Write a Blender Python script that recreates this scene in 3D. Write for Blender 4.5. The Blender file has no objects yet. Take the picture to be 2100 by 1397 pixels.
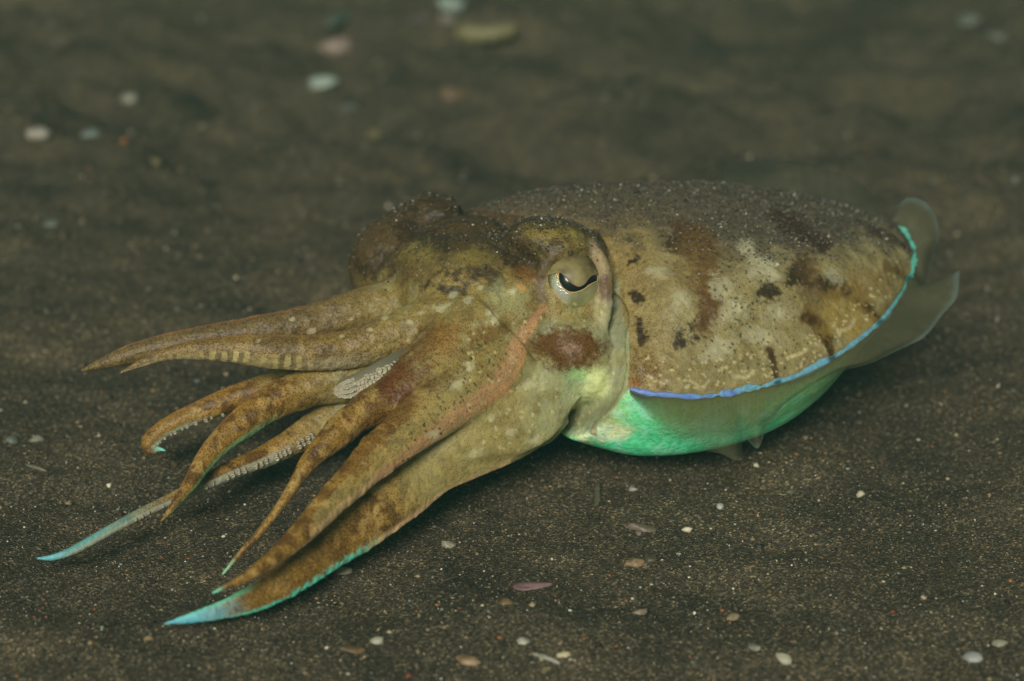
import bpy, math, random
import numpy as np
from mathutils import Vector, Matrix

# ------------------------------------------------------------------ camera, world, light
random.seed(4); rng = np.random.default_rng(7)
sc = bpy.context.scene
COL = sc.collection
PX, PY = 2100.0, 1397.0              # size of the photograph the measurements were taken in
HFOV = math.radians(30.0)
PITCH = math.radians(25.0)
D0 = 0.653                           # metres from lens to the animal's middle
S = 2*D0*math.tan(HFOV/2)/PX         # metres per unit of measurement at that distance
GV = 985.0                           # the sand lies 287 units under the animal's middle
ZC = (GV-PY/2)*S*math.cos(PITCH)
CAM = np.array([0.0, -D0*math.cos(PITCH), ZC+D0*math.sin(PITCH)])
FWD = np.array([0, math.cos(PITCH), -math.sin(PITCH)])
UP = np.array([0, math.sin(PITCH), math.cos(PITCH)])
RT = np.array([1.0, 0, 0])

cam = bpy.data.cameras.new('camera'); cam_o = bpy.data.objects.new('camera', cam); COL.objects.link(cam_o)
cam.sensor_width = 36; cam.angle = HFOV
cam_o.location = CAM; cam_o.rotation_euler = (math.pi/2-PITCH, 0, 0)
cam.clip_start = 0.01; cam.clip_end = 100
cam.dof.use_dof = True; cam.dof.focus_distance = 0.622; cam.dof.aperture_fstop = 7.0
sc.camera = cam_o

SUN_AZ, SUN_EL = math.radians(-104), math.radians(37)   # direction to the sun
world = bpy.data.worlds.new('World'); sc.world = world; world.use_nodes = True
nt = world.node_tree; bg = nt.nodes['Background']
sky = nt.nodes.new('ShaderNodeTexSky'); sky.sky_type = 'NISHITA'; sky.sun_disc = False
sky.sun_elevation = SUN_EL; sky.sun_rotation = math.pi/2-SUN_AZ
tint = nt.nodes.new('ShaderNodeMix'); tint.data_type = 'RGBA'; tint.blend_type = 'MULTIPLY'
tint.inputs['Factor'].default_value = 1.0
tint.inputs['B'].default_value = (0.80, 0.95, 0.62, 1)      # daylight filtered by green water
nt.links.new(sky.outputs[0], tint.inputs['A']); nt.links.new(tint.outputs['Result'], bg.inputs['Color'])
bg.inputs['Strength'].default_value = 0.065
sun = bpy.data.lights.new('sun', 'SUN'); sun.energy = 4.4; sun.angle = math.radians(20); sun.color = (1.0, 0.97, 0.88)
sun_o = bpy.data.objects.new('sun', sun); COL.objects.link(sun_o)
sd = Vector((math.cos(SUN_EL)*math.cos(SUN_AZ), math.cos(SUN_EL)*math.sin(SUN_AZ), math.sin(SUN_EL)))
sun_o.rotation_euler = sd.to_track_quat('Z', 'Y').to_euler()
sun_o.location = sd*3
vs = sc.view_settings; vs.view_transform = 'Standard'; vs.look = 'None'; vs.exposure = 0.0; vs.gamma = 1.0; vs.use_curve_mapping = False
sc.cycles.use_denoising = True
sc.cycles.transparent_max_bounces = 12
sc.cycles.volume_bounces = 0

# ------------------------------------------------------------------ helpers
def uvw(P):
    """(right, down, towards the viewer) measurements -> world metres."""
    P = np.asarray(P, float)
    d = D0-P[..., 2]*S
    k = d/D0*S
    return (CAM + d[..., None]*FWD + ((P[..., 0]-PX/2)*k)[..., None]*RT + (-(P[..., 1]-PY/2)*k)[..., None]*UP)

def ray(u, v):
    d = FWD + (u-PX/2)*S/D0*RT - (v-PY/2)*S/D0*UP
    return d/np.linalg.norm(d)

def lin(c):
    c = np.asarray(c, float)/255.0
    return np.where(c <= 0.04045, c/12.92, ((c+0.055)/1.055)**2.4)

KA = 1.18
def alb(c):
    return np.clip(lin(c)*KA, 0, 0.9)

def smooth(x, a, b):
    t = np.clip((x-a)/(b-a), 0, 1); return t*t*(3-2*t)

_lat = rng.random((64, 64, 64)).astype(np.float32)
def vnoise(P, scale, off=0.0):
    """value noise 0..1 on points P (n,3) with cells of the given size"""
    q = np.asarray(P, float)/scale+off
    i = np.floor(q).astype(int); f = q-i; f = f*f*(3-2*f)
    out = 0
    for dx in (0, 1):
        wx = f[:, 0] if dx else 1-f[:, 0]
        for dy in (0, 1):
            wy = f[:, 1] if dy else 1-f[:, 1]
            for dz in (0, 1):
                wz = f[:, 2] if dz else 1-f[:, 2]
                out = out+wx*wy*wz*_lat[(i[:, 0]+dx) & 63, (i[:, 1]+dy) & 63, (i[:, 2]+dz) & 63]
    return out

def fbm(P, scale, octaves=3, off=0.0):
    t = 0; a = 1; n = 0
    for k in range(octaves):
        t = t+a*vnoise(P, scale/2**k, off+k*17.3); n += a; a *= 0.5
    return t/n

def catmull(P, n, closed=False):
    P = np.asarray(P, float)
    m = len(P)
    if closed:
        t = np.linspace(0, m, n, endpoint=False); i = np.floor(t).astype(int); f = (t-i)[:, None]
        p0, p1, p2, p3 = P[(i-1) % m], P[i % m], P[(i+1) % m], P[(i+2) % m]
    else:
        t = np.linspace(0, m-1, n); i = np.minimum(np.floor(t).astype(int), m-2); f = (t-i)[:, None]
        E = np.vstack([2*P[0]-P[1], P, 2*P[-1]-P[-2]])
        p0, p1, p2, p3 = E[i], E[i+1], E[i+2], E[i+3]
    return 0.5*((2*p1)+(-p0+p2)*f+(2*p0-5*p1+4*p2-p3)*f*f+(-p0+3*p1-3*p2+p3)*f**3)

def unit(a):
    return a/np.maximum(np.linalg.norm(a, axis=-1, keepdims=True), 1e-9)

def grid_mesh(R, close_ring=True, caps=True):
    """rings (n,m,3) -> verts, faces"""
    n, m, _ = R.shape
    V = R.reshape(-1, 3)
    F = []
    mm = m if close_ring else m-1
    for i in range(n-1):
        a = i*m; b = a+m
        for j in range(mm):
            k = (j+1) % m
            F.append((a+j, a+k, b+k, b+j))
    if caps:
        V = np.vstack([V, R[0].mean(0), R[-1].mean(0)])
        c0, c1 = n*m, n*m+1
        for j in range(mm):
            k = (j+1) % m
            F.append((c0, k, j)); F.append((c1, (n-1)*m+j, (n-1)*m+k))
    return V, F

def make_obj(name, V, F, mat=None, parent=None, smooth_shade=True):
    me = bpy.data.meshes.new(name)
    me.from_pydata(np.asarray(V, float).tolist(), [], [tuple(int(x) for x in f) for f in F])
    if smooth_shade:
        me.polygons.foreach_set('use_smooth', np.ones(len(me.polygons), bool))
    if mat: me.materials.append(mat)
    o = bpy.data.objects.new(name, me); COL.objects.link(o)
    if parent: o.parent = parent
    return o

def set_col(me, name, C):
    a = me.color_attributes.new(name, 'FLOAT_COLOR', 'POINT')
    C = np.asarray(C, np.float32)
    if C.shape[1] == 3: C = np.hstack([C, np.ones((len(C), 1), np.float32)])
    a.data.foreach_set('color', C.ravel())

def set_f(me, name, X):
    a = me.attributes.new(name, 'FLOAT', 'POINT'); a.data.foreach_set('value', np.asarray(X, np.float32))

def mat_new(name):
    m = bpy.data.materials.new(name); m.use_nodes = True
    t = m.node_tree; return m, t, t.nodes['Principled BSDF'], t.nodes['Material Output']

def attr(t, name):
    n = t.nodes.new('ShaderNodeAttribute'); n.attribute_name = name; return n

def tag(o, label=None, cat=None, group=None, kind=None):
    if label: o['label'] = label
    if cat: o['category'] = cat
    if group: o['group'] = group
    if kind: o['kind'] = kind

# ------------------------------------------------------------------ ground
def ground_h(x, y):
    P = np.stack([np.asarray(x, float), np.asarray(y, float), np.zeros_like(np.asarray(x, float))], -1)
    far = smooth(P[:, 1], 0.05, 0.45)
    near = 1-smooth(P[:, 1], -0.05, 0.10)
    h = (fbm(P*[.7, 1.2, 1]+5, 0.16, 2)-0.5)*0.095*far
    h += (fbm(P*[1, 1.8, 1]+9, 0.050, 2)-0.5)*(0.0085+0.024*far)
    h += (fbm(P+3, 0.012, 3)-0.5)*(0.0058+0.004*far)
    return h-0.0034

def ground_hit(u, v):
    r = ray(u, v); ts = np.linspace(.3, 2.2, 1500); Q = CAM+ts[:, None]*r
    k = int(np.argmax(Q[:, 2] < ground_h(Q[:, 0], Q[:, 1]))); t = ts[k]; p = Q[k].copy()
    p[2] = float(ground_h(p[:1], p[1:2])[0])
    return p, t

def bump_chain(t, bs, strength, dist, height_socket):
    b = t.nodes.new('ShaderNodeBump'); b.inputs['Strength'].default_value = strength; b.inputs['Distance'].default_value = dist
    t.links.new(height_socket, b.inputs['Height']); t.links.new(b.outputs[0], bs.inputs['Normal']); return b

def sand_material():
    m, t, bs, out = mat_new('dark_sand'); N, L = t.nodes, t.links
    tc = N.new('ShaderNodeTexCoord')
    vor = N.new('ShaderNodeTexVoronoi'); vor.inputs['Scale'].default_value = 1500
    L.new(tc.outputs['Object'], vor.inputs['Vector'])
    sep = N.new('ShaderNodeSeparateColor'); L.new(vor.outputs['Color'], sep.inputs[0])
    r = N.new('ShaderNodeValToRGB'); L.new(sep.outputs[0], r.inputs[0])
    e = r.color_ramp.elements
    e[0].position = 0; e[0].color = (*alb((56, 51, 42)), 1)
    e[1].position = 1; e[1].color = (*alb((152, 138, 110)), 1)
    for p, c in ((0.35, (68, 62, 52)), (0.62, (82, 75, 62)), (0.84, (100, 91, 74)), (0.93, (122, 110, 88))):
        k = e.new(p); k.color = (*alb(c), 1)
    n1 = N.new('ShaderNodeTexNoise'); n1.inputs['Scale'].default_value = 16; n1.inputs['Detail'].default_value = 7; n1.inputs['Roughness'].default_value = .62
    L.new(tc.outputs['Object'], n1.inputs['Vector'])
    r2 = N.new('ShaderNodeValToRGB'); L.new(n1.outputs[0], r2.inputs[0])
    r2.color_ramp.elements[0].position = .3; r2.color_ramp.elements[0].color = (.50, .52, .52, 1)
    r2.color_ramp.elements[1].position = .7; r2.color_ramp.elements[1].color = (1.30, 1.20, 1.05, 1)
    mx = N.new('ShaderNodeMix'); mx.data_type = 'RGBA'; mx.blend_type = 'MULTIPLY'; mx.inputs['Factor'].default_value = 1
    L.new(r.outputs[0], mx.inputs['A']); L.new(r2.outputs[0], mx.inputs['B']); L.new(mx.outputs['Result'], bs.inputs['Base Color'])
    bs.inputs['Roughness'].default_value = .9; bs.inputs['Specular IOR Level'].default_value = .15
    bump_chain(t, bs, .9, .0006, vor.outputs['Distance'])
    return m
M_SAND = sand_material()

def build_ground():
    xs = np.concatenate([np.linspace(-30, -.9, 20), np.linspace(-0.85, 0.85, 380), np.linspace(.9, 30, 20)])
    ys = np.concatenate([np.linspace(-2, -0.42, 12), np.linspace(-0.40, 0.30, 260), np.linspace(0.304, 1.3, 200), np.linspace(1.35, 40, 30)])
    X, Y = np.meshgrid(xs, ys)
    h = ground_h(X.ravel(), Y.ravel())
    R = np.stack([X.ravel(), Y.ravel(), h], -1).reshape(len(ys), len(xs), 3)
    n, m = len(ys), len(xs)
    idx = np.arange(n*m).reshape(n, m)
    F = np.stack([idx[:-1, :-1], idx[:-1, 1:], idx[1:, 1:], idx[1:, :-1]], -1).reshape(-1, 4)
    me = bpy.data.meshes.new('seabed')
    me.vertices.add(n*m); me.vertices.foreach_set('co', R.reshape(-1))
    me.loops.add(F.size); me.loops.foreach_set('vertex_index', F.ravel().astype(np.int32))
    me.polygons.add(len(F)); me.polygons.foreach_set('loop_start', (np.arange(len(F))*4).astype(np.int32))
    me.update(calc_edges=True); me.validate()
    me.polygons.foreach_set('use_smooth', np.ones(len(F), bool))
    me.materials.append(M_SAND)
    o = bpy.data.objects.new('seabed', me); COL.objects.link(o)
    tag(o, 'dark volcanic sand seabed with low humps', None, None, 'structure')
    return o
seabed = build_ground()

# many small irregular stones in one mesh
OCT = np.array([[1, 0, 0], [-1, 0, 0], [0, 1, 0], [0, -1, 0], [0, 0, 1], [0, 0, -1]], float)
OCF = np.array([[0, 2, 4], [2, 1, 4], [1, 3, 4], [3, 0, 4], [2, 0, 5], [1, 2, 5], [3, 1, 5], [0, 3, 5]])
def scatter_mesh(name, P, size, colors, mat, flat=0.65):
    n = len(P)
    A = rng.normal(size=(n, 3, 3)); Q, _ = np.linalg.qr(A)
    sc3 = size[:, None]*rng.uniform(.55, 1.35, (n, 3))*np.array([1, 1, flat])
    loc = OCT[None]*rng.uniform(.75, 1.25, (n, 6, 1))
    V = np.einsum('nij,nkj->nki', Q, loc)*sc3[:, None, :] + P[:, None, :]
    F = (OCF[None]+(np.arange(n)*6)[:, None, None]).reshape(-1, 3)
    me = bpy.data.meshes.new(name)
    me.vertices.add(n*6); me.vertices.foreach_set('co', V.reshape(-1))
    me.loops.add(F.size); me.loops.foreach_set('vertex_index', F.ravel().astype(np.int32))
    me.polygons.add(len(F)); me.polygons.foreach_set('loop_start', (np.arange(len(F))*3).astype(np.int32))
    me.update(calc_edges=True)
    set_col(me, 'col', np.repeat(colors, 6, axis=0))
    me.materials.append(mat)
    o = bpy.data.objects.new(name, me); COL.objects.link(o); return o

def grain_material():
    m, t, bs, out = mat_new('sand_grain')
    a = attr(t, 'col'); t.links.new(a.outputs['Color'], bs.inputs['Base Color'])
    bs.inputs['Roughness'].default_value = .55; bs.inputs['Specular IOR Level'].default_value = .4
    return m
M_GRAIN = grain_material()
PAL = [((38, 35, 31), .22), ((58, 53, 45), .20), ((86, 76, 60), .18), ((114, 100, 76), .15), ((144, 126, 96), .11),
       ((166, 152, 124), .06), ((198, 188, 162), .034), ((226, 220, 202), .014), ((150, 96, 52), .014), ((116, 66, 48), .007), ((112, 118, 112), .05)]
def pal_colors(n, pal=PAL):
    w = np.array([p[1] for p in pal]); c = np.array([alb(p[0]) for p in pal])
    i = rng.choice(len(pal), n, p=w/w.sum())
    return c[i]*rng.uniform(.75, 1.25, (n, 1))

def build_sand():
    n = 120000
    y = -0.36+1.0*rng.random(n*3)**1.7
    half = (y-CAM[1])*0.30+0.05
    x = rng.uniform(-1, 1, n*3)*half
    keep = rng.random(n*3) < 1.0
    x, y = x[keep][:n], y[keep][:n]
    dist = y-CAM[1]
    size = 0.00025*np.exp(rng.normal(0, .45, n))*(0.75+0.5*dist)
    big = rng.random(n) < .018
    size[big] *= rng.uniform(1.8, 3.2, big.sum())
    z = ground_h(x, y)+size*.25
    o = scatter_mesh('sand_grains', np.stack([x, y, z], -1), size, pal_colors(n), M_GRAIN)
    tag(o, 'loose dark, tan and white sand grains on the seabed', 'sand', None, 'stuff')
    n = 18000                                                    # coarser bits between the grains
    y = -0.36+1.5*rng.random(n)**1.5; x = rng.uniform(-1, 1, n)*((y-CAM[1])*0.30+0.05)
    size = 0.00040*np.exp(rng.normal(0, .48, n))*(0.7+0.6*(y-CAM[1]))
    pal = [((60, 50, 38), .2), ((92, 76, 52), .2), ((130, 108, 76), .2), ((160, 142, 108), .14), ((186, 174, 144), .05), ((140, 90, 52), .07), ((120, 128, 116), .06), ((120, 66, 48), .015), ((36, 32, 28), .1)]
    g = scatter_mesh('sand_gravel', np.stack([x, y, ground_h(x, y)+size*.2], -1), size, pal_colors(n, pal), M_GRAIN, .5)
    tag(g, 'scattered coarse gravel and shell crumbs on the seabed', 'gravel', None, 'stuff')
    return o
sand = build_sand()

# ------------------------------------------------------------------ cuttlefish: shape
SHAPES = []          # closed meshes, fused below into one skin
ARMS = []            # centre lines, to find which arm a skin point lies on

def loft(pts, thick=0.7, seg=28, n=70, shift=0.0):
    """pts rows: u, v, w, half width"""
    C = catmull(pts, n)
    P = C[:, :3]; hw = np.maximum(C[:, 3], 0.8)
    T = unit(np.gradient(P, axis=0))
    A = unit(np.stack([-T[:, 1], T[:, 0], np.zeros(n)], -1))
    B = np.cross(T, A)
    th = np.linspace(0, 2*np.pi, seg, endpoint=False)
    k = np.linspace(0, 1, n); ph = pts[0][0]*.37
    wv = (1+.018*np.sin(k*19+ph)+.012*np.sin(k*41+ph*2))*np.where(k > .9, 1, 1)
    sn = np.sign(np.sin(th))*np.abs(np.sin(th))**1.25
    R = P[:, None]+A[:, None]*((hw*wv)[:, None]*np.cos(th))[..., None]+B[:, None]*(hw[:, None]*thick*1.08*sn)[..., None]
    return R, P, hw, A

def add_arm(pts, thick=0.7):
    R, P, hw, A = loft(pts, thick)
    SHAPES.append(grid_mesh(R)); ARMS.append((P, hw, A))

def blob(c, r, rot=0.0, sq=1.0):
    n, m = 28, 40
    ph = np.linspace(0.02, np.pi-0.02, n)[:, None]; th = np.linspace(0, 2*np.pi, m, endpoint=False)[None]
    x = np.sin(ph)*np.cos(th); y = np.sin(ph)*np.sin(th); z = np.cos(ph)*np.ones_like(th)
    X = np.stack([x*r[0], y*r[1], z*r[2]], -1)
    a = math.radians(rot); c_, s_ = math.cos(a), math.sin(a)
    X = np.stack([X[..., 0]*c_-X[..., 1]*s_, X[..., 0]*s_+X[..., 1]*c_, X[..., 2]], -1)
    SHAPES.append(grid_mesh(X+np.array(c)))

# mantle: rings of top, side, fin base, belly, far side
RINGS = [
    ((972, 432, -200), (1288, 612, 72), (1290, 795, 165), (1165, 900, 60), (985, 600, -420)),
    ((1085, 396, -215), (1372, 590, 92), (1400, 812, 165), (1290, 928, 20), (1130, 560, -450)),
    ((1260, 378, -250), (1500, 565, 62), (1520, 800, 130), (1430, 917, -10), (1300, 520, -470)),
    ((1430, 376, -280), (1610, 545, 20), (1630, 772, 90), (1562, 878, -55), (1450, 490, -470)),
    ((1590, 392, -310), (1710, 530, -50), (1718, 728, 40), (1662, 814, -118), (1600, 470, -460)),
    ((1720, 420, -340), (1790, 530, -120), (1795, 668, -40), (1738, 728, -205), (1720, 470, -440)),
    ((1808, 448, -350), (1843, 525, -200), (1846, 602, -150), (1800, 640, -260), (1805, 480, -400)),
    ((1850, 474, -340), (1866, 520, -270), (1870, 552, -240), (1850, 572, -280), (1845, 492, -360)),
]
def mantle():
    rows = []
    for T, Sd, N, B, F in RINGS:
        T, Sd, N, B, F = map(np.array, (T, Sd, N, B, F))
        cen = (T+Sd+N+B+F)/5
        def mid(a, b, k):
            q = (a+b)/2; return q+(q-cen)*k
        rows.append([T, mid(T, Sd, .16), Sd, mid(Sd, N, .03), N, mid(N, B, .12), B, mid(B, F, .22), F, mid(F, T, .2)])
    rows = np.array(rows, float)                       # rings, ctrl, 3
    n, m = 64, 80
    cols = np.stack([catmull(rows[:, j], n) for j in range(rows.shape[1])], 1)
    R = np.stack([catmull(cols[i], m, True) for i in range(n)], 0)
    c0 = R[0].mean(0)
    lip = R[0]+(c0-R[0])*0.035+np.array([-8, 4, 4]); lip2 = c0+(R[0]-c0)*0.90+np.array([6, 0, 0])
    end = R[-1].mean(0)+(R[-1]-R[-1].mean(0))*0.5+np.array([7, 2, -6])
    R = np.concatenate([lip2[None], lip[None], R, end[None]], 0)
    SHAPES.append(grid_mesh(R))
    return np.array([catmull(rows[:, 4], 220)]).reshape(-1, 3), np.array([catmull(rows[:, 8], 120)]).reshape(-1, 3)
FIN_BASE, FAR_BASE = mantle()

# head
blob((1010, 640, -30), (215, 150, 170), 25)
blob((1120, 630, -60), (165, 175, 170))
blob((1140, 505, 10), (105, 58, 105), 12)          # brow over the near eye
blob((1188, 592, 40), (66, 88, 64))                # eye socket
blob((878, 452, -215), (72, 56, 85), -8)           # far eye
blob((808, 540, -165), (92, 104, 110), 20)         # far cheek
blob((900, 540, -110), (150, 85, 120), -25)
blob((822, 468, -195), (80, 44, 80), -28)
blob((905, 440, -200), (46, 38, 70), 20)
blob((1172, 735, 62), (86, 105, 80), 8)            # near cheek
blob((1212, 770, 72), (52, 62, 60), 30)
blob((1098, 800, 95), (85, 120, 72), 40)
blob((1122, 868, 110), (34, 58, 44), 38)
SHAPES.append(grid_mesh(loft([(1205, 488, 60, 4), (1224, 512, 76, 13), (1237, 548, 84, 16), (1243, 590, 86, 17), (1242, 635, 84, 16), (1236, 680, 84, 12)], .8)[0]))   # fold behind the eye
SHAPES.append(grid_mesh(loft([(1212, 512, 84, 6), (1190, 503, 98, 13), (1158, 508, 106, 15), (1130, 528, 104, 15), (1112, 558, 98, 13), (1108, 592, 90, 12), (1118, 625, 82, 10), (1140, 648, 78, 8)], .8)[0]))   # lid round the eye
blob((930, 690, 70), (170, 95, 100), -30)

# arms, base to tip
add_arm([(950, 590, -40, 74), (820, 622, -20, 58), (700, 649, 10, 46), (600, 671, 30, 38), (500, 685, 45, 32), (400, 698, 55, 27), (300, 718, 62, 23), (230, 739, 65, 16), (165, 761, 68, 3)])
add_arm([(990, 620, 60, 78), (880, 662, 100, 56), (800, 690, 120, 48), (720, 714, 135, 41), (640, 723, 145, 38), (560, 722, 150, 36), (480, 716, 155, 29), (400, 718, 158, 21), (340, 727, 160, 14), (290, 745, 162, 8.5), (245, 765, 164, 2)])
add_arm([(850, 725, -10, 58), (720, 765, -5, 47), (620, 781, 5, 39), (540, 800, 15, 32), (470, 821, 25, 27), (400, 848, 32, 22), (345, 874, 36, 20), (309, 902, 40, 17.5), (303, 920, 42, 12), (313, 927, 44, 8), (326, 921, 46, 5.5), (342, 926, 48, 2)])
add_arm([(850, 710, 60, 64), (730, 766, 85, 53), (640, 794, 105, 44), (568, 820, 130, 38), (505, 862, 160, 34), (455, 904, 185, 27), (418, 947, 212, 21), (392, 989, 240, 16), (360, 1032, 265, 10), (330, 1070, 285, 2.5)])
add_arm([(850, 780, 20, 62), (740, 830, 45, 50), (660, 870, 65, 39), (598, 906, 90, 29), (540, 937, 115, 24), (469, 967, 155, 20), (380, 1010, 200, 14.5), (290, 1053, 245, 12), (212, 1095, 287, 11), (150, 1129, 315, 9.5), (110, 1143, 328, 7), (75, 1146, 335, 2.5)])
add_arm([(1000, 670, 110, 90), (890, 762, 175, 74), (810, 815, 220, 52), (740, 850, 255, 39), (684, 896, 290, 30), (637, 944, 318, 20), (605, 991, 342, 13.5), (573, 1040, 362, 10), (530, 1095, 380, 8), (490, 1138, 392, 6), (455, 1180, 398, 2.5)], .75)
add_arm([(1060, 720, 130, 82), (960, 792, 200, 70), (870, 857, 262, 58), (775, 934, 325, 46), (688, 1020, 395, 34), (626, 1086, 455, 27), (563, 1142, 505, 19), (505, 1182, 540, 12), (435, 1217, 562, 3)], .5)
SHAPES.append(grid_mesh(loft([(1130, 750, 118, 92), (1050, 826, 160, 108), (960, 868, 200, 80), (890, 920, 216, 56), (830, 975, 226, 20)], .24)[0]))   # web between the two lowest arms
add_arm([(1105, 795, 110, 97), (1030, 862, 146, 92), (940, 925, 188, 70), (872, 966, 215, 62), (800, 1012, 258, 72), (690, 1096, 330, 64), (612, 1163, 402, 48), (552, 1211, 450, 33), (490, 1240, 490, 25), (415, 1262, 512, 15), (335, 1280, 522, 3)], .33)

def fuse():
    V = []; F = []; o = 0
    for v, f in SHAPES:
        V.append(v); F += [tuple(i+o for i in q) for q in f]; o += len(v)
    V = np.vstack(V)
    me = bpy.data.meshes.new('tmp'); me.from_pydata((V*0.01).tolist(), [], F)
    ob = bpy.data.objects.new('tmp', me); COL.objects.link(ob)
    md = ob.modifiers.new('remesh', 'REMESH'); md.mode = 'VOXEL'; md.voxel_size = 0.0288; md.adaptivity = 0
    dg = bpy.context.evaluated_depsgraph_get(); ev = ob.evaluated_get(dg); em = ev.to_mesh()
    n = len(em.vertices); co = np.empty(n*3); em.vertices.foreach_get('co', co); co = co.reshape(-1, 3)*100
    nl = len(em.loops); lv = np.empty(nl, np.int32); em.loops.foreach_get('vertex_index', lv)
    ne = len(em.edges); ed = np.empty(ne*2, np.int32); em.edges.foreach_get('vertices', ed); ed = ed.reshape(-1, 2)
    ls = np.empty(len(em.polygons), np.int32); em.polygons.foreach_get('loop_start', ls)
    ev.to_mesh_clear(); bpy.data.objects.remove(ob); bpy.data.meshes.remove(me)
    return co, lv, ls, ed
co, lv, ls, ed = fuse()
print('SKIN', len(co), len(ls))

def relax(co, ed, wt, iters):
    n = len(co); deg = np.bincount(ed.ravel(), minlength=n).astype(float); deg[deg == 0] = 1
    for _ in range(iters):
        acc = np.empty_like(co)
        for k in range(3):
            acc[:, k] = np.bincount(ed[:, 0], co[ed[:, 1], k], n)+np.bincount(ed[:, 1], co[ed[:, 0], k], n)
        co = co+(acc/deg[:, None]-co)*wt[:, None]
    return co
hd = np.linalg.norm((co-np.array([1040, 650, 60]))*[1, 1, .6], axis=1)
hd2 = np.linalg.norm((co-np.array([1000, 850, 190]))*[1, 1, .6], axis=1)
wt = 0.12+0.83*np.maximum(1-smooth(hd, 200, 420), 1-smooth(hd2, 130, 230))
# keep arm tips at their girth
best = np.full(len(co), 9.9); aid = np.full(len(co), -1); at = np.zeros(len(co)); asd = np.zeros(len(co)); ahw = np.zeros(len(co))
def locate():
    for k, (P, hw, A) in enumerate(ARMS):
        lo = P.min(0)-100; hi = P.max(0)+100
        ix = np.where(((co > lo) & (co < hi)).all(1))[0]
        for c in np.array_split(ix, max(1, len(ix)//40000)):
            d = np.linalg.norm(co[c][:, None]-P[None], axis=2)
            j = (d/np.maximum(hw, 4)[None]).argmin(1)
            r = d[np.arange(len(c)), j]/np.maximum(hw[j], 4)
            s = ((co[c]-P[j])*A[j]).sum(1)/np.maximum(hw[j], 1)
            m = r < best[c]
            q = c[m]; best[q] = r[m]; aid[q] = k; at[q] = j[m]/(len(P)-1); asd[q] = s[m]; ahw[q] = hw[j[m]]
locate()
onarm = (best < 1.25) & (at > 0.12)
wt = np.where(onarm & (ahw < 40), np.minimum(wt, 0.10*smooth(ahw, 3, 40)+0.01), wt)
wt = np.where((co[:, 0] > 1262) & ~onarm, np.minimum(wt, .30), wt)
co = relax(co, ed, wt, 20)
# low relief of the skin
def vnormals(co):
    nrm = np.zeros_like(co); q = lv.reshape(-1, 4)
    fn = np.cross(co[q[:, 2]]-co[q[:, 0]], co[q[:, 3]]-co[q[:, 1]])
    for k in range(4):
        for a in range(3):
            nrm[:, a] += np.bincount(q[:, k], fn[:, a], len(co))
    return unit(nrm)
nrm = vnormals(co)
amp = 1-smooth(co[:, 0], 200, 700)
_belly = smooth(co[:, 1]-np.interp(co[:, 0], [1100, 1290, 1500, 1700, 1870], [880, 800, 800, 740, 560]), 0, 20)*(co[:, 0] > 1140)*(~onarm)
co = co+nrm*(1-np.maximum(.85*_belly, .7*(1-smooth(hd2[:len(co)], 150, 260))))[:, None]*(((fbm(co, 60, 3)-.5)*10*(1-0.7*amp)+(fbm(co, 12, 2, 3.1)-.5)*4.2*(1-0.4*amp))*np.where(onarm, smooth(ahw, 3, 45)*.95, 1.0))[:, None]
nrm = vnormals(co)

# front depth, to find the skin point at a measured place
def depth_map(co):
    G = 6; gw, gh = int(2100/G)+2, int(1400/G)+2
    D = np.full((gh, gw), -1e9)
    iu = np.clip((co[:, 0]/G).astype(int), 0, gw-1); iv = np.clip((co[:, 1]/G).astype(int), 0, gh-1)
    np.maximum.at(D, (iv, iu), co[:, 2]); return D, G
DM, DG = depth_map(co)
def front(u, v):
    r = DM[max(int(v/DG)-1, 0):int(v/DG)+2, max(int(u/DG)-1, 0):int(u/DG)+2]
    q = DM[int(v/DG), int(u/DG)]
    return q if q > -1e8 else r.max()

# ------------------------------------------------------------------ cuttlefish: colours of the skin
NV = len(co)
col = np.tile(alb((138, 122, 76)), (NV, 1))
dots = np.full(NV, 0.55)             # how many pigment dots
sandy = np.zeros(NV)                 # sand lying on the skin
wob = np.stack([fbm(co, 26, 3, 1.7), fbm(co, 26, 3, 8.1), fbm(co, 26, 3, 4.4)], -1)-.5
fine = fbm(co, 9, 2, 2.2)-.5
stip = rng.random(NV)-.5             # single pigment cells
KSK = .80
_alb = alb
def alb(c): return _alb(c)*KSK

def mixc(mask, c, d=None):
    global col
    mask = np.clip(mask, 0, 1)
    col += (alb(c)-col)*mask[:, None]
    if d is not None: dots[:] += (d-dots)*mask

def brush(u, v, ru, rv, c, k=1.0, rot=0, rag=0.6, soft=.35, d=None, w=None):
    w0 = front(u, v) if w is None else w
    a = math.radians(rot); R = max(ru, rv)
    near = (np.abs(co[:, 0]-u) < R*2.2+30) & (np.abs(co[:, 1]-v) < R*2.2+30) & (np.abs(co[:, 2]-w0) < R*1.6+40)
    ix = np.where(near)[0]
    if not len(ix): return
    du = co[ix, 0]-u; dv = co[ix, 1]-v
    x = (du*math.cos(a)+dv*math.sin(a))/ru; y = (-du*math.sin(a)+dv*math.cos(a))/rv
    r = np.sqrt(x*x+y*y)+(wob[ix, 0]*1.6+fine[ix]*1.3+0)*rag+stip[ix]*.7*min(rag, .6)
    m = (1-smooth(r, 1-soft, 1+soft))*k
    m *= 1-smooth(np.abs(co[ix, 2]-w0), R*1.2+25, R*1.6+40)
    col[ix] += (alb(c)-col[ix])*m[:, None]
    if d is not None: dots[ix] += (d-dots[ix])*m

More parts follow.
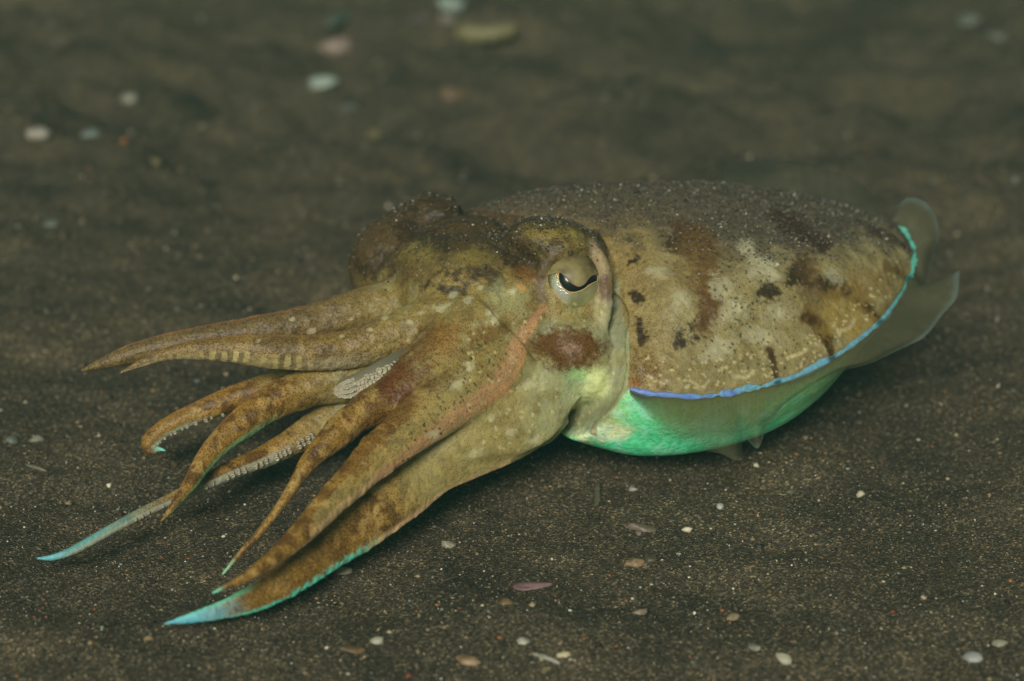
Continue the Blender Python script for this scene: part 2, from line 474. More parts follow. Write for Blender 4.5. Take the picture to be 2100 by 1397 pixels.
def stroke(pts, c, k=1.0, rag=.6, soft=.4, d=None):
    """pts rows u, v, radius"""
    Q = catmull(np.array(pts, float), max(8, len(pts)*7))
    m = np.zeros(NV)
    for u, v, r in Q:
        w0 = front(u, v)
        ix = np.where((np.abs(co[:, 0]-u) < r*2+6) & (np.abs(co[:, 1]-v) < r*2+6) & (np.abs(co[:, 2]-w0) < r*3+25))[0]
        if not len(ix): continue
        q = np.hypot(co[ix, 0]-u, co[ix, 1]-v)/r+(wob[ix, 1]*1.4+fine[ix]*1.2)*rag+stip[ix]*.5*min(rag, .8)
        m[ix] = np.maximum(m[ix], 1-smooth(q, 1-soft, 1+soft))
    mixc(m*k, c, d)

U_, V_, W_ = co[:, 0], co[:, 1], co[:, 2]
upn = -nrm[:, 1]*math.cos(PITCH)+nrm[:, 2]*math.sin(PITCH)      # how far the skin faces up
medge = np.interp(V_, [380, 425, 450, 475, 560, 650, 740, 800], [940, 945, 1120, 1230, 1272, 1288, 1292, 1286])
vedge = np.interp(U_, [1130, 1150, 1190, 1255, 1287, 1300], [892, 885, 868, 842, 800, 760])
mant = (~onarm) & ((V_ < 800) & (U_ > medge) & ((W_ < 110) | (U_ > 1268)) | (U_ > 1300) | (U_ > 1100) & (V_ > vedge) & ((W_ < 115) | (U_ > 1225)))
# fin base height along the mantle
fb = np.interp(U_, FIN_BASE[:, 0], FIN_BASE[:, 1]); fw = np.interp(U_, FIN_BASE[:, 0], FIN_BASE[:, 2])
# mantle side
mixc(mant*1.0, (130, 118, 78), .5)
mixc(mant*smooth(wob[:, 0], -.02, .16)*.35, (156, 146, 108), .3)
mixc(mant*(1-smooth(U_, 1290, 1420))*.6, (142, 118, 68), .75)
mixc(mant*smooth(wob[:, 2], -.02, .14)*.35, (116, 98, 58), .7)
belly = mant*smooth(V_-fb, 2, 26)
belly = np.where(U_ < 1290, mant*smooth(V_-vedge, -2, 4), belly)
# dorsal band under the sand
sl = 470+np.interp(U_, [950, 1300, 1450, 1600, 1750, 1870], [0, -20, 30, 40, 10, -10])
back = mant*(1-smooth(V_+wob[:, 0]*90+wob[:, 1]*50, sl-30, sl+75))
mixc(back*.9, (84, 74, 60), .3)
sandy = np.maximum(sandy, back)
sandy = np.maximum(sandy, mant*(1-smooth(V_, 560, 690))*smooth(U_, 1380, 1500)*.16*smooth(wob[:, 1], -.15, .12))
mixc(belly, (100, 238, 168), .03)
mixc(belly*(1-smooth(V_-fb, 30, 110))*smooth(U_, 1270, 1400)*.75, (160, 185, 110), .2)
mixc(belly*(1-smooth(U_, 1230, 1330))*(1-smooth(V_, 870, 915))*.9, (185, 185, 120), .65)
mixc(belly*(1-smooth(np.hypot((U_-1235)/70, (V_-888)/22)+wob[:, 0], .6, 1.2))*.8, (225, 225, 180), .1)
mixc(belly*smooth(wob[:, 1], .02, .16)*.4, (170, 248, 206), .05)  # broken belly sheen painted as pale patches, dark green ones next
mixc(belly*smooth(wob[:, 2], .03, .16)*.4, (64, 196, 124), .1)
mixc(belly*smooth(stip, .40, .46)*.5, (40, 110, 70), .1)

# mantle blotches
for a in [(1305, 537, 15, 13, 20), (1307, 611, 17, 13, 30), (1312, 682, 10, 26, -5), (1418, 680, 32, 22, -35), (1400, 498, 30, 26, 20),
          (1378, 500, 12, 10, 0), (1580, 600, 22, 24, 10), (1720, 592, 60, 20, 15), (1640, 560, 24, 26, 0)]:
    brush(*a[:4], (46, 32, 18), .95, a[4], 1.3, .3, d=.3)
stroke([(1395, 470, 20), (1436, 500, 30), (1452, 560, 28), (1454, 620, 24), (1444, 670, 18)], (88, 62, 32), .95, .7, .5, .6)
brush(1420, 540, 46, 60, (116, 92, 52), .6, 0, 1.0, .6, .7)
stroke([(1595, 442, 16), (1640, 470, 24), (1690, 502, 16)], (58, 34, 24), .9, 1.0, .5, .3)
stroke([(1655, 545, 22), (1665, 600, 24), (1662, 640, 18)], (92, 70, 40), .7, 1.2, .6, .5)
stroke([(1655, 650, 13), (1680, 670, 17), (1698, 700, 12), (1706, 727, 7)], (58, 38, 16), 1.0, .7, .4, .3)
stroke([(1735, 600, 14), (1768, 622, 15), (1790, 645, 10), (1806, 660, 6)], (54, 35, 18), 1.0, .7, .4, .3)
stroke([(1578, 718, 9), (1586, 742, 8), (1592, 775, 6), (1596, 790, 5)], (66, 46, 20), 1.0, .7, .4, .3)
stroke([(1790, 470, 10), (1830, 490, 8), (1868, 515, 6)], (62, 40, 24), .9, .8, .4, .3)
stroke([(1820, 545, 10), (1845, 562, 7), (1862, 574, 5)], (72, 46, 24), .9, .8, .4, .3)
brush(1320, 765, 40, 34, (112, 86, 42), .7, -30, 1.3, .6, .9)
brush(1302, 785, 10, 14, (132, 88, 44), .7, 0, .8, .5, .6)
brush(1780, 690, 70, 30, (150, 128, 64), .6, -35, 1.0, .6, .4)
brush(1730, 640, 60, 40, (146, 120, 56), .6, -20, 1.0, .6, .4)
brush(1800, 580, 55, 50, (134, 110, 62), .6, -20, 1.2, .6, .4)
for a in [(1530, 505, 16, 12, 30), (1540, 528, 22, 12, 60), (1562, 552, 30, 20, 10), (1580, 556, 18, 16, 0), (1395, 610, 20, 14, 40), (1485, 600, 30, 18, 60),
          (1500, 640, 26, 20, 0), (1470, 720, 34, 18, -20), (1600, 640, 26, 18, 0), (1560, 690, 34, 16, 20), (1710, 565, 18, 10, 40), (1350, 560, 22, 12, 0)]:
    brush(*a[:4], (176, 170, 138), .55, a[4], 1.4, .6, d=.1)
for _ in range(130):                                  # pale papillae along the fin line
    u = random.uniform(1320, 1840); v = float(np.interp(u, FIN_BASE[:, 0], FIN_BASE[:, 1]))-random.uniform(12, 75)-max(0, u-1700)*.15
    if v < 470: continue
    brush(u, v, random.uniform(2, 3.6), random.uniform(2, 3), (190, 176, 130), .6, 0, .5, .5, d=0)
stroke([(1505, 770, 3.5), (1530, 775, 3.5), (1545, 762, 3.5)], (190, 178, 136), .5, 1.2, .6, 0)
stroke([(1615, 735, 3.5), (1635, 728, 4), (1655, 718, 3.5)], (190, 178, 136), .5, 1.2, .6, 0)
stroke([(1720, 680, 3.5), (1742, 672, 4), (1752, 655, 3.5)], (190, 178, 136), .5, 1.2, .6, 0)
stroke([(1415, 780, 3.5), (1440, 795, 4), (1452, 783, 3.5)], (190, 178, 136), .5, 1.2, .6, 0)

# head
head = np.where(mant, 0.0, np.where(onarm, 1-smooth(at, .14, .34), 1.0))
mixc(head*1.0, (132, 114, 64), .65)
mixc(head*smooth(wob[:, 1], .0, .16)*.45, (98, 78, 44), .7)
mixc(head*smooth(wob[:, 2], .02, .16)*.5, (146, 140, 98), .5)
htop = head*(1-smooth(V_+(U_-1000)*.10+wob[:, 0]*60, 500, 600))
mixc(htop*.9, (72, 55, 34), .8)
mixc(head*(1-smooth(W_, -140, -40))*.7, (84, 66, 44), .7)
sandy = np.maximum(sandy, head*(1-smooth(V_+(U_-1000)*.1+wob[:, 1]*90, 440, 600))*.55)
mixc(head*smooth(U_, 1090, 1130)*smooth(V_, 640, 690)*.9, (146, 150, 112), .25)
for a in [(900, 510, 60, 24, 20), (1060, 520, 34, 26, 10), (1085, 545, 40, 18, 20), (1130, 460, 50, 14, 10), (940, 560, 50, 18, -20), (880, 430, 46, 22, 0), (770, 545, 34, 22, 0), (850, 480, 40, 16, 30), (1000, 570, 40, 22, 30), (920, 590, 38, 14, 10)]:
    brush(*a[:4], (54, 42, 27), .8, a[4], 1.6, .5, d=.5)
for a in [(1150, 478, 44, 14, 5), (1180, 490, 30, 18, 20), (1100, 480, 30, 16, 0), (860, 520, 40, 20, 0), (960, 530, 40, 16, 0)]:
    brush(*a[:4], (138, 122, 62), .6, a[4], 1.6, .6, d=.6)
brush(1068, 590, 13, 8, (206, 136, 48), .8, 20, 1.0, .5, d=.2)  # orange glint painted on the skin beside the eye
brush(1085, 570, 34, 18, (116, 78, 32), .7, 10, 1.0, .6, d=.6)
brush(1040, 610, 40, 30, (150, 148, 104), .6, 0, 1.0, .6, d=.4)
brush(1205, 792, 46, 40, (206, 214, 150), .95, -40, .5, .5, d=.25)
brush(1180, 765, 26, 22, (130, 190, 120), .7, -30, .6, .5, d=.25)
brush(1150, 800, 46, 34, (150, 158, 126), .7, 0, .8, .5, d=.2)
brush(1140, 690, 40, 26, (156, 164, 128), .7, 0, .8, .6, d=.2)
brush(1235, 640, 22, 90, (160, 152, 116), .7, 0, .5, .5, d=.1)
brush(1010, 680, 34, 14, (110, 82, 36), .7, -10, 1.2, .5, d=.6)
brush(1262, 700, 16, 110, (140, 140, 112), .9, 0, .3, .4, d=.1)
brush(1215, 850, 60, 26, (122, 124, 96), .8, -28, .3, .4, d=.1)

stroke([(1214, 500, 10), (1230, 535, 13), (1238, 560, 14)], (150, 130, 100), .7, .4, .6, .2)
stroke([(1240, 575, 14), (1242, 605, 14)], (96, 66, 54), .8, .4, .5, .2)
stroke([(1122, 540, 10), (1108, 575, 12), (1112, 615, 10)], (92, 78, 62), .7, .4, .5, .3)

# arms
arm = lambda *k: onarm & np.isin(aid, k)
mixc(onarm*smooth(at, .15, .35), (140, 108, 50), .9)
mixc(onarm*smooth(at, .15, .35)*smooth(wob[:, 1], -.04, .12)*.8, (88, 60, 28), .9)
mixc(onarm*smooth(at, .15, .35)*smooth(wob[:, 2], .04, .16)*.7, (164, 134, 78), .6)
mixc(arm(0, 1)*smooth(at, .15, .3)*.5, (112, 98, 64), .9)
mixc(arm(0)*smooth(at, .15, .3)*.45, (92, 80, 58), .95)
mixc(arm(1)*smooth(asd, -.1, -.7)*smooth(at, .2, .35)*.8, (166, 152, 120), .6)
bars = (np.sin(at*235+wob[:, 2]*3)*.5+.5)
mixc(arm(1)*smooth(asd, .05, -.4)*smooth(at, .34, .46)*(1-smooth(at, .8, .9))*bars*smooth(wob[:, 0], -.3, .0)*.65, (186, 168, 108), .3)
mixc(arm(1)*smooth(asd, .05, -.4)*smooth(at, .34, .46)*(1-smooth(at, .8, .9))*(1-bars)*.5, (84, 70, 40), .6)
mixc(arm(0, 1, 2, 3)*smooth(at, .25, .45)*smooth(asd, .80, .98)*.5, (176, 116, 74), .4)
mixc(arm(2)*smooth(asd, -.4, -.85)*smooth(at, .4, .5)*.9, (150, 168, 150), .0)
mixc(arm(3)*smooth(asd, -.55, -.95)*smooth(at, .3, .5)*.85, (120, 190, 140), .1)
mixc(arm(2)*smooth(at, .80, .96), (110, 190, 172), .0)
mixc(arm(4)*smooth(at, .52, .80), (98, 150, 148), .15)
mixc(arm(4)*smooth(asd, .05, -.25)*smooth(at, .25, .35)*.9, (156, 158, 138), .05)
mixc(arm(4)*smooth(at, .80, .95), (104, 176, 186), .0)
mixc(arm(5)*(1-smooth(np.abs(at-.22), .02, .14))*smooth(wob[:, 0], -.2, .05)*.9, (84, 46, 24), .9)
mixc(arm(5)*smooth(asd, -.6, -.95)*.7, (172, 134, 96), .3)
mixc(arm(5)*smooth(at, .90, .98), (130, 190, 150), .0)
mixc(arm(6)*smooth(asd, .30, .75)*(np.sin(at*75+wob[:, 0]*6)*.5+.5)*.75, (88, 58, 24), .7)
mixc(arm(6)*(asd < .3)*(at < .6)*.5, (150, 138, 84), .4)
mixc(arm(6)*smooth(asd, -.72, -.95)*.85, (184, 152, 118), .1)
mixc(arm(6)*smooth(at, .95, .99), (110, 200, 170), .0)
mixc(arm(7)*(1-smooth(at, .30, .45))*.8, (154, 146, 94), .3)
mixc(arm(7)*smooth(at, .42, .55)*(1-smooth(at, .75, .88))*.6, (122, 92, 40), .9)
mixc(arm(7)*smooth(asd, -.80, -.97)*(1-smooth(at, .40, .5))*.9, (206, 168, 128), .0)
mixc(arm(7)*smooth(asd+fine*.3, -.68, -.94)*smooth(at, .43, .52), (92, 205, 180), .0)
mixc(arm(7)*smooth(at+fine*.06, .76, .93)*.9, (88, 172, 188), .0)
mixc(arm(7)*smooth(asd, .5, .8)*smooth(at, .7, .8)*.8, (96, 190, 150), .05)
sdist = (U_-1112)*.718+(V_-632)*.696
web = np.where(mant, 0, 1)*smooth(sdist, 12, 60)*smooth(U_, 800, 930)*(1-smooth(V_, 985, 1030))*smooth(V_, 700, 770)*(W_ > 40)
web = web*(1-smooth(U_, 1130, 1175)*smooth(V_, 730, 760)*.9)
mixc(web*.9, (146, 132, 82), .45)
mixc(web*smooth(U_, 1040, 1120)*.5, (146, 154, 116), .2)
mixc(web*smooth(wob[:, 0], .0, .16)*.45, (116, 98, 52), .6)
mixc(arm(7)*smooth(asd, -.80, -.97)*(1-smooth(at, .40, .5))*.9, (206, 168, 128), .0)
# salmon stripe down the head and the third arm
stroke([(1112, 632, 9), (1085, 668, 9), (1062, 700, 12), (1045, 745, 15), (1020, 785, 20), (975, 825, 20), (920, 865, 17), (870, 905, 14), (820, 945, 11), (770, 985, 9)], (184, 136, 102), .58, .8, .7, .5)
stroke([(1110, 640, 4), (1080, 700, 5), (1058, 765, 5), (1020, 812, 5), (960, 850, 4)], (204, 132, 94), .35, .8, .7, .3)
stroke([(770, 985, 8), (700, 1040, 7), (640, 1095, 6)], (182, 150, 110), .7, .5, .5, .3)
stroke([(880, 690, 26), (830, 760, 30), (800, 800, 26)], (98, 58, 26), .65, 1.4, .6, .9)
stroke([(800, 850, 30), (770, 900, 24), (730, 960, 16)], (112, 80, 32), .65, 1.4, .6, .9)
brush(915, 690, 30, 40, (132, 96, 44), .6, 40, 1.2, .6, d=.9)
for a in [(1005, 640, 10), (960, 615, 9), (985, 590, 7), (905, 633, 12), (930, 605, 8), (1015, 655, 14), (965, 755, 12), (935, 790, 13), (1050, 600, 12), (865, 640, 8), (720, 655, 6), (640, 680, 6),
          (975, 930, 12), (890, 890, 10), (1100, 900, 10), (1010, 858, 9), (1050, 885, 12), (1080, 790, 12), (840, 660, 6), (790, 650, 6), (600, 655, 5), (530, 700, 5), (700, 690, 5), (760, 675, 5)]:
    brush(a[0], a[1], a[2]*1.0, a[2]*.65, (184, 178, 142), .6, -25, 1.6, .6, d=0)
for _ in range(110):
    u = random.uniform(960, 1260); v = random.uniform(640, 930)
    if front(u, v) < -1e8: continue
    brush(u, v, random.uniform(2, 4), random.uniform(2, 4), (190, 176, 126), .7, 0, .5, .5, d=0)
for _ in range(120):                                   # dark green-brown flecks
    k = random.random(); u = 840+random.gauss(110, 75); v = 1000-(u-820)*.95+random.gauss(-85, 34)
    if not (700 < u < 1130 and 640 < v < 960) or front(u, v) < -1e8: continue
    brush(u, v, random.uniform(1.5, 3.4), random.uniform(1.3, 2.2), (52, 48, 22), .9, random.uniform(0, 180), .6, .3, d=0)
for _ in range(170):
    u = random.gauss(1540, 75); v = random.gauss(640, 70)
    if not (1350 < u < 1760 and 480 < v < 770): continue
    brush(u, v, random.uniform(1.5, 3.2), random.uniform(1.5, 2.4), (56, 52, 28), .85, random.uniform(0, 180), .6, .3, d=0)
brush(1168, 714, 74, 47, (96, 66, 32), 1.0, 8, .35, .3, d=.7)
brush(1172, 712, 20, 12, (140, 106, 80), .5, 8, .9, .5, d=.6)
mot = fbm(co, 16, 3, 5.5)-.5
col *= (1+fine*.35+mot*.35)[:, None]*np.array([1, 1, 1])
col *= 1+mot[:, None]*np.array([.0, -.04, -.22])*(1-belly)[:, None]
col = np.clip(col, 0.004, .9)

def skin_material():
    m, t, bs, out = mat_new('cuttlefish_skin'); N, L = t.nodes, t.links
    a = attr(t, 'skin'); d = attr(t, 'dots')
    tc = N.new('ShaderNodeTexCoord')
    v = N.new('ShaderNodeTexVoronoi'); v.inputs['Scale'].default_value = 1600; L.new(tc.outputs['Object'], v.inputs['Vector'])
    # dot where the cell centre is near; bigger dots where there is more pigment
    mul = N.new('ShaderNodeMath'); mul.operation = 'MULTIPLY_ADD'; L.new(d.outputs['Fac'], mul.inputs[0]); mul.inputs[1].default_value = .42; mul.inputs[2].default_value = .08
    sub = N.new('ShaderNodeMath'); sub.operation = 'SUBTRACT'; L.new(mul.outputs[0], sub.inputs[0]); L.new(v.outputs['Distance'], sub.inputs[1])
    mr = N.new('ShaderNodeMapRange'); L.new(sub.outputs[0], mr.inputs['Value']); mr.inputs['From Min'].default_value = -.06; mr.inputs['From Max'].default_value = .10
    f = N.new('ShaderNodeMath'); f.operation = 'MULTIPLY'; L.new(mr.outputs[0], f.inputs[0]); f.inputs[1].default_value = .85
    mx = N.new('ShaderNodeMix'); mx.data_type = 'RGBA'; mx.blend_type = 'MULTIPLY'
    mx.inputs['B'].default_value = (.40, .33, .22, 1)
    L.new(f.outputs[0], mx.inputs['Factor'])
    br = N.new('ShaderNodeMix'); br.data_type = 'RGBA'; br.blend_type = 'MULTIPLY'; br.inputs['Factor'].default_value = 1
    br.inputs['B'].default_value = (1.32, 1.31, 1.28, 1)
    L.new(a.outputs['Color'], br.inputs['A']); L.new(br.outputs['Result'], mx.inputs['A'])
    L.new(mx.outputs['Result'], bs.inputs['Base Color'])
    bs.inputs['Roughness'].default_value = .42; bs.inputs['Specular IOR Level'].default_value = .26
    bs.inputs['Subsurface Weight'].default_value = .18; bs.inputs['Subsurface Scale'].default_value = .002
    bs.inputs['Subsurface Radius'].default_value = (1, .7, .4)
    n = N.new('ShaderNodeTexNoise'); n.inputs['Scale'].default_value = 700; n.inputs['Detail'].default_value = 3; L.new(tc.outputs['Object'], n.inputs['Vector'])
    bump_chain(t, bs, .6, .0007, n.outputs[0])
    return m
M_SKIN = skin_material()

root = bpy.data.objects.new('cuttlefish', None); COL.objects.link(root)
base = uvw(np.array([1250.0, 940.0, 0.0])); root.location = base
tag(root, 'mottled brown cuttlefish with spread arms and blue fin line hovering over dark sand', 'cuttlefish')
def child(o, parent=root):
    o.parent = parent
    o.matrix_parent_inverse = Matrix.Translation(-Vector(base)) if parent is root else Matrix.Identity(4)
    return o

def big_mesh(name, V, lv, ls, mat):
    me = bpy.data.meshes.new(name)
    me.vertices.add(len(V)); me.vertices.foreach_set('co', V.reshape(-1))
    me.loops.add(len(lv)); me.loops.foreach_set('vertex_index', lv)
    me.polygons.add(len(ls)); me.polygons.foreach_set('loop_start', ls)
    me.update(calc_edges=True)
    me.polygons.foreach_set('use_smooth', np.ones(len(ls), bool))
    me.materials.append(mat)
    o = bpy.data.objects.new(name, me); COL.objects.link(o); return o
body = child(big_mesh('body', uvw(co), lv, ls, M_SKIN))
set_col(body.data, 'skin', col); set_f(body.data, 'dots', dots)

# sand lying on the back
def dust():
    fn = nrm
    p = sandy*(sandy > .03)*(1-.5*(U_ < 1000))*(fn[:, 2] > -.6)
    n = 36000
    ix = rng.choice(NV, n, p=p/p.sum())
    P = co[ix]+rng.normal(0, 1.2, (n, 3))
    size = .00019*np.exp(rng.normal(0, .42, n))
    big = rng.random(n) < .05; size[big] *= 1.9
    pal = [((50, 44, 38), .30), ((70, 62, 52), .26), ((98, 88, 74), .22), ((136, 126, 106), .16), ((180, 172, 150), .07), ((226, 222, 204), .022), ((110, 64, 52), .03)]
    Wd = uvw(P+nrm[ix]*1.0)
    o = scatter_mesh('sand_dusting', Wd, size, pal_colors(n, pal), M_GRAIN)
    tag(o, kind='stuff'); child(o)
dust()

# ------------------------------------------------------------------ fins
def fin_material():
    m, t, bs, out = mat_new('fin_membrane'); N, L = t.nodes, t.links
    a = attr(t, 'col'); f = attr(t, 'solid')
    L.new(a.outputs['Color'], bs.inputs['Base Color']); bs.inputs['Roughness'].default_value = .45; bs.inputs['Specular IOR Level'].default_value = .2
    tr = N.new('ShaderNodeBsdfTranslucent'); L.new(a.outputs['Color'], tr.inputs['Color'])
    m1 = N.new('ShaderNodeMixShader'); m1.inputs[0].default_value = .35; L.new(bs.outputs[0], m1.inputs[1]); L.new(tr.outputs[0], m1.inputs[2])
    tp = N.new('ShaderNodeBsdfTransparent'); m2 = N.new('ShaderNodeMixShader')
    L.new(f.outputs['Fac'], m2.inputs[0]); L.new(tp.outputs[0], m2.inputs[1]); L.new(m1.outputs[0], m2.inputs[2])
    L.new(m2.outputs[0], out.inputs['Surface'])
    return m
M_FIN = fin_material()

def fin_sheet(name, basec, edge, bulge, cols, solid, thick=3.0, n=200, m=26):
    """a membrane with two faces between a base curve and a free edge"""
    B = catmull(basec, n); E = catmull(edge, n)
    s = np.linspace(0, 1, m)
    G = B[:, None]*(1-s)[None, :, None]+E[:, None]*s[None, :, None]+np.array(bulge)[None, None]*(np.sin(s*np.pi)[None, :, None])
    G = G+((fbm(G.reshape(-1, 3)*[1, .4, .6], 40, 2, 6.0)-.5).reshape(n, m, 1))*np.array([0, 3, 14])*s[None, :, None]
    tt_ = np.linspace(0, 1, n)[:, None, None]
    G = G+np.sin(tt_*95+s[None, :, None]*3)*smooth(tt_, .38, .5)*(s[None, :, None]**1.5)*np.array([1.5, 2.5, 12.0])
    du = np.gradient(G, axis=0); ds = np.gradient(G, axis=1); nn = unit(np.cross(du, ds))
    th = thick*(1-.6*s)[None, :, None]
    A = G+nn*th/2; C = G-nn*th/2
    ring = np.concatenate([A, C[:, ::-1]], 1)
    V, F = grid_mesh(ring)
    o = make_obj(name, uvw(V), F, M_FIN)
    sv = np.concatenate([np.tile(np.concatenate([s, s[::-1]]), n), [.5, .5]])
    tv = np.concatenate([np.repeat(np.linspace(0, 1, n), 2*m), [0, 1]])
    c = cols(sv, tv); set_col(o.data, 'col', c); set_f(o.data, 'solid', np.clip(solid(sv, tv), 0, 1))
    return child(o)

near_pairs = [((1292, 798, 172), (1296, 806, 178)), ((1330, 808, 172), (1345, 868, 205)), ((1400, 813, 168), (1426, 918, 205)), ((1462, 811, 152), (1476, 930, 205)),
    ((1490, 808, 145), (1516, 944, 200)), ((1515, 801, 135), (1524, 898, 140)), ((1545, 796, 125), (1554, 920, 175)), ((1570, 790, 115), (1574, 872, 150)), ((1605, 782, 103), (1612, 826, 128)),
    ((1650, 764, 82), (1656, 796, 100)), ((1700, 739, 54), (1708, 766, 64)), ((1740, 712, 22), (1798, 738, 20)), ((1780, 683, -20), (1872, 704, -30)),
    ((1812, 650, -70), (1928, 656, -90)), ((1835, 620, -125), (1962, 604, -150)), ((1850, 596, -165), (1969, 556, -190)), ((1860, 578, -195), (1955, 572, -260)),
    ((1867, 560, -225), (1920, 600, -300)), ((1872, 545, -245), (1895, 598, -310)), ((1875, 528, -262), (1904, 560, -310)), ((1874, 512, -275), (1922, 500, -330)),
    ((1868, 494, -290), (1922, 448, -350)), ((1857, 477, -310), (1896, 412, -360)), ((1842, 462, -325), (1858, 408, -370)), ((1826, 455, -335), (1838, 422, -380))]
nb = np.array([p[0] for p in near_pairs], float); ne_ = np.array([p[1] for p in near_pairs], float)
def fin_cols(s, t):
    g = alb((124, 122, 92))[None]*np.ones((len(s), 1)); b = alb((176, 206, 200)); o = alb((138, 134, 78))
    k = (1-smooth(t, .30, .55))[:, None]*(1-s)[:, None]
    c = g*(1-k*.8)+o*k*.8
    e = smooth(s, .80, 1.0)[:, None]*.45*smooth(t, .15, .3)[:, None]
    return c*(1-e)+b*e
fin_sheet('fin', nb, ne_, (0, 8, 26), fin_cols, lambda s, t: (.52*(1-s)**1.3+.03)*(1-smooth(t, .30, .48))+smooth(t, .30, .48)*(.46-.16*s)+.22*smooth(s, .6, 1)*smooth(t, .08, .14)*(1-smooth(t, .30, .4))+.12*smooth(s, .86, 1)*smooth(t, .12, .25)+.05*np.sin(t*420+s*5)*(1-s))
fb2 = np.array([(1470, 400, -455), (1560, 410, -455), (1650, 425, -450), (1740, 440, -440), (1805, 455, -410)], float)
fe2 = np.array([(1490, 338, -560), (1570, 330, -580), (1660, 338, -575), (1745, 362, -550), (1796, 402, -500)], float)
fin_sheet('fin', fb2, fe2, (0, -6, 10), lambda s, t: alb((96, 98, 78))[None]*(1-.6*smooth(s, .95, 1)[:, None])+alb((96, 110, 130))[None]*.6*smooth(s, .95, 1)[:, None], lambda s, t: .36-.06*s)

# iridescent line along the fin base
def stripe():
    P = nb[:24].copy(); P[:, 2] += 5
    C = catmull(P, 260)
    k = np.linspace(0, 1, 260)
    hw = 6.6+1.6*np.sin(k*80)+1.2*np.sin(k*210)+1.6*np.sin(k*33+1)+rng.normal(0, .5, 260)
    hw *= smooth(k, -.02, .03)*(1-.35*smooth(k, .7, 1))*(1-smooth(k, .97, 1.0)*.8)
    C[:, 1] += np.sin(k*70)*1.6
    T = unit(np.gradient(C, axis=0)); A = unit(np.stack([-T[:, 1], T[:, 0], 0*k], -1)); B = np.cross(T, A)
    th = np.linspace(0, 2*np.pi, 12, endpoint=False)
    R = C[:, None]+A[:, None]*(hw[:, None]*np.cos(th))[..., None]+B[:, None]*(2.6*np.sin(th))[None, :, None]*np.ones((260, 1, 1))
    V, F = grid_mesh(R)
    m, t, bs, out = mat_new('iridescent_line'); a = attr(t, 'col'); t.links.new(a.outputs['Color'], bs.inputs['Base Color'])
    bs.inputs['Roughness'].default_value = .4
    o = make_obj('fin_stripe', uvw(V), F, m)
    kk = np.concatenate([np.repeat(k, 12), [0, 1]]); pos = V
    c1, c2, c3 = alb((104, 136, 208)), alb((112, 168, 190)), alb((92, 182, 160))
    a1 = smooth(kk+(vnoise(pos, 30)-.5)*.25, .06, .28)[:, None]; a2 = smooth(kk, .5, .72)[:, None]
    c = c1*(1-a1)+c2*a1; c = c*(1-a2)+c3*a2
    bar = np.zeros(len(kk))
    for u, v in ((1596, 787), (1706, 735), (1806, 662), (1869, 516), (1864, 574)):
        bar = np.maximum(bar, 1-smooth(np.hypot(pos[:, 0]-u, pos[:, 1]-v), 5, 12))
    c = c*(1-.75*bar[:, None]); c *= (.62+.76*vnoise(pos, 4))[:, None]; ed_ = np.abs(np.concatenate([np.tile(np.cos(th), 260), [0, 0]]))[:, None]**3*.5; c = c*(1-ed_)+alb((130, 134, 110))*ed_
    set_col(o.data, 'col', c); child(o)
stripe()

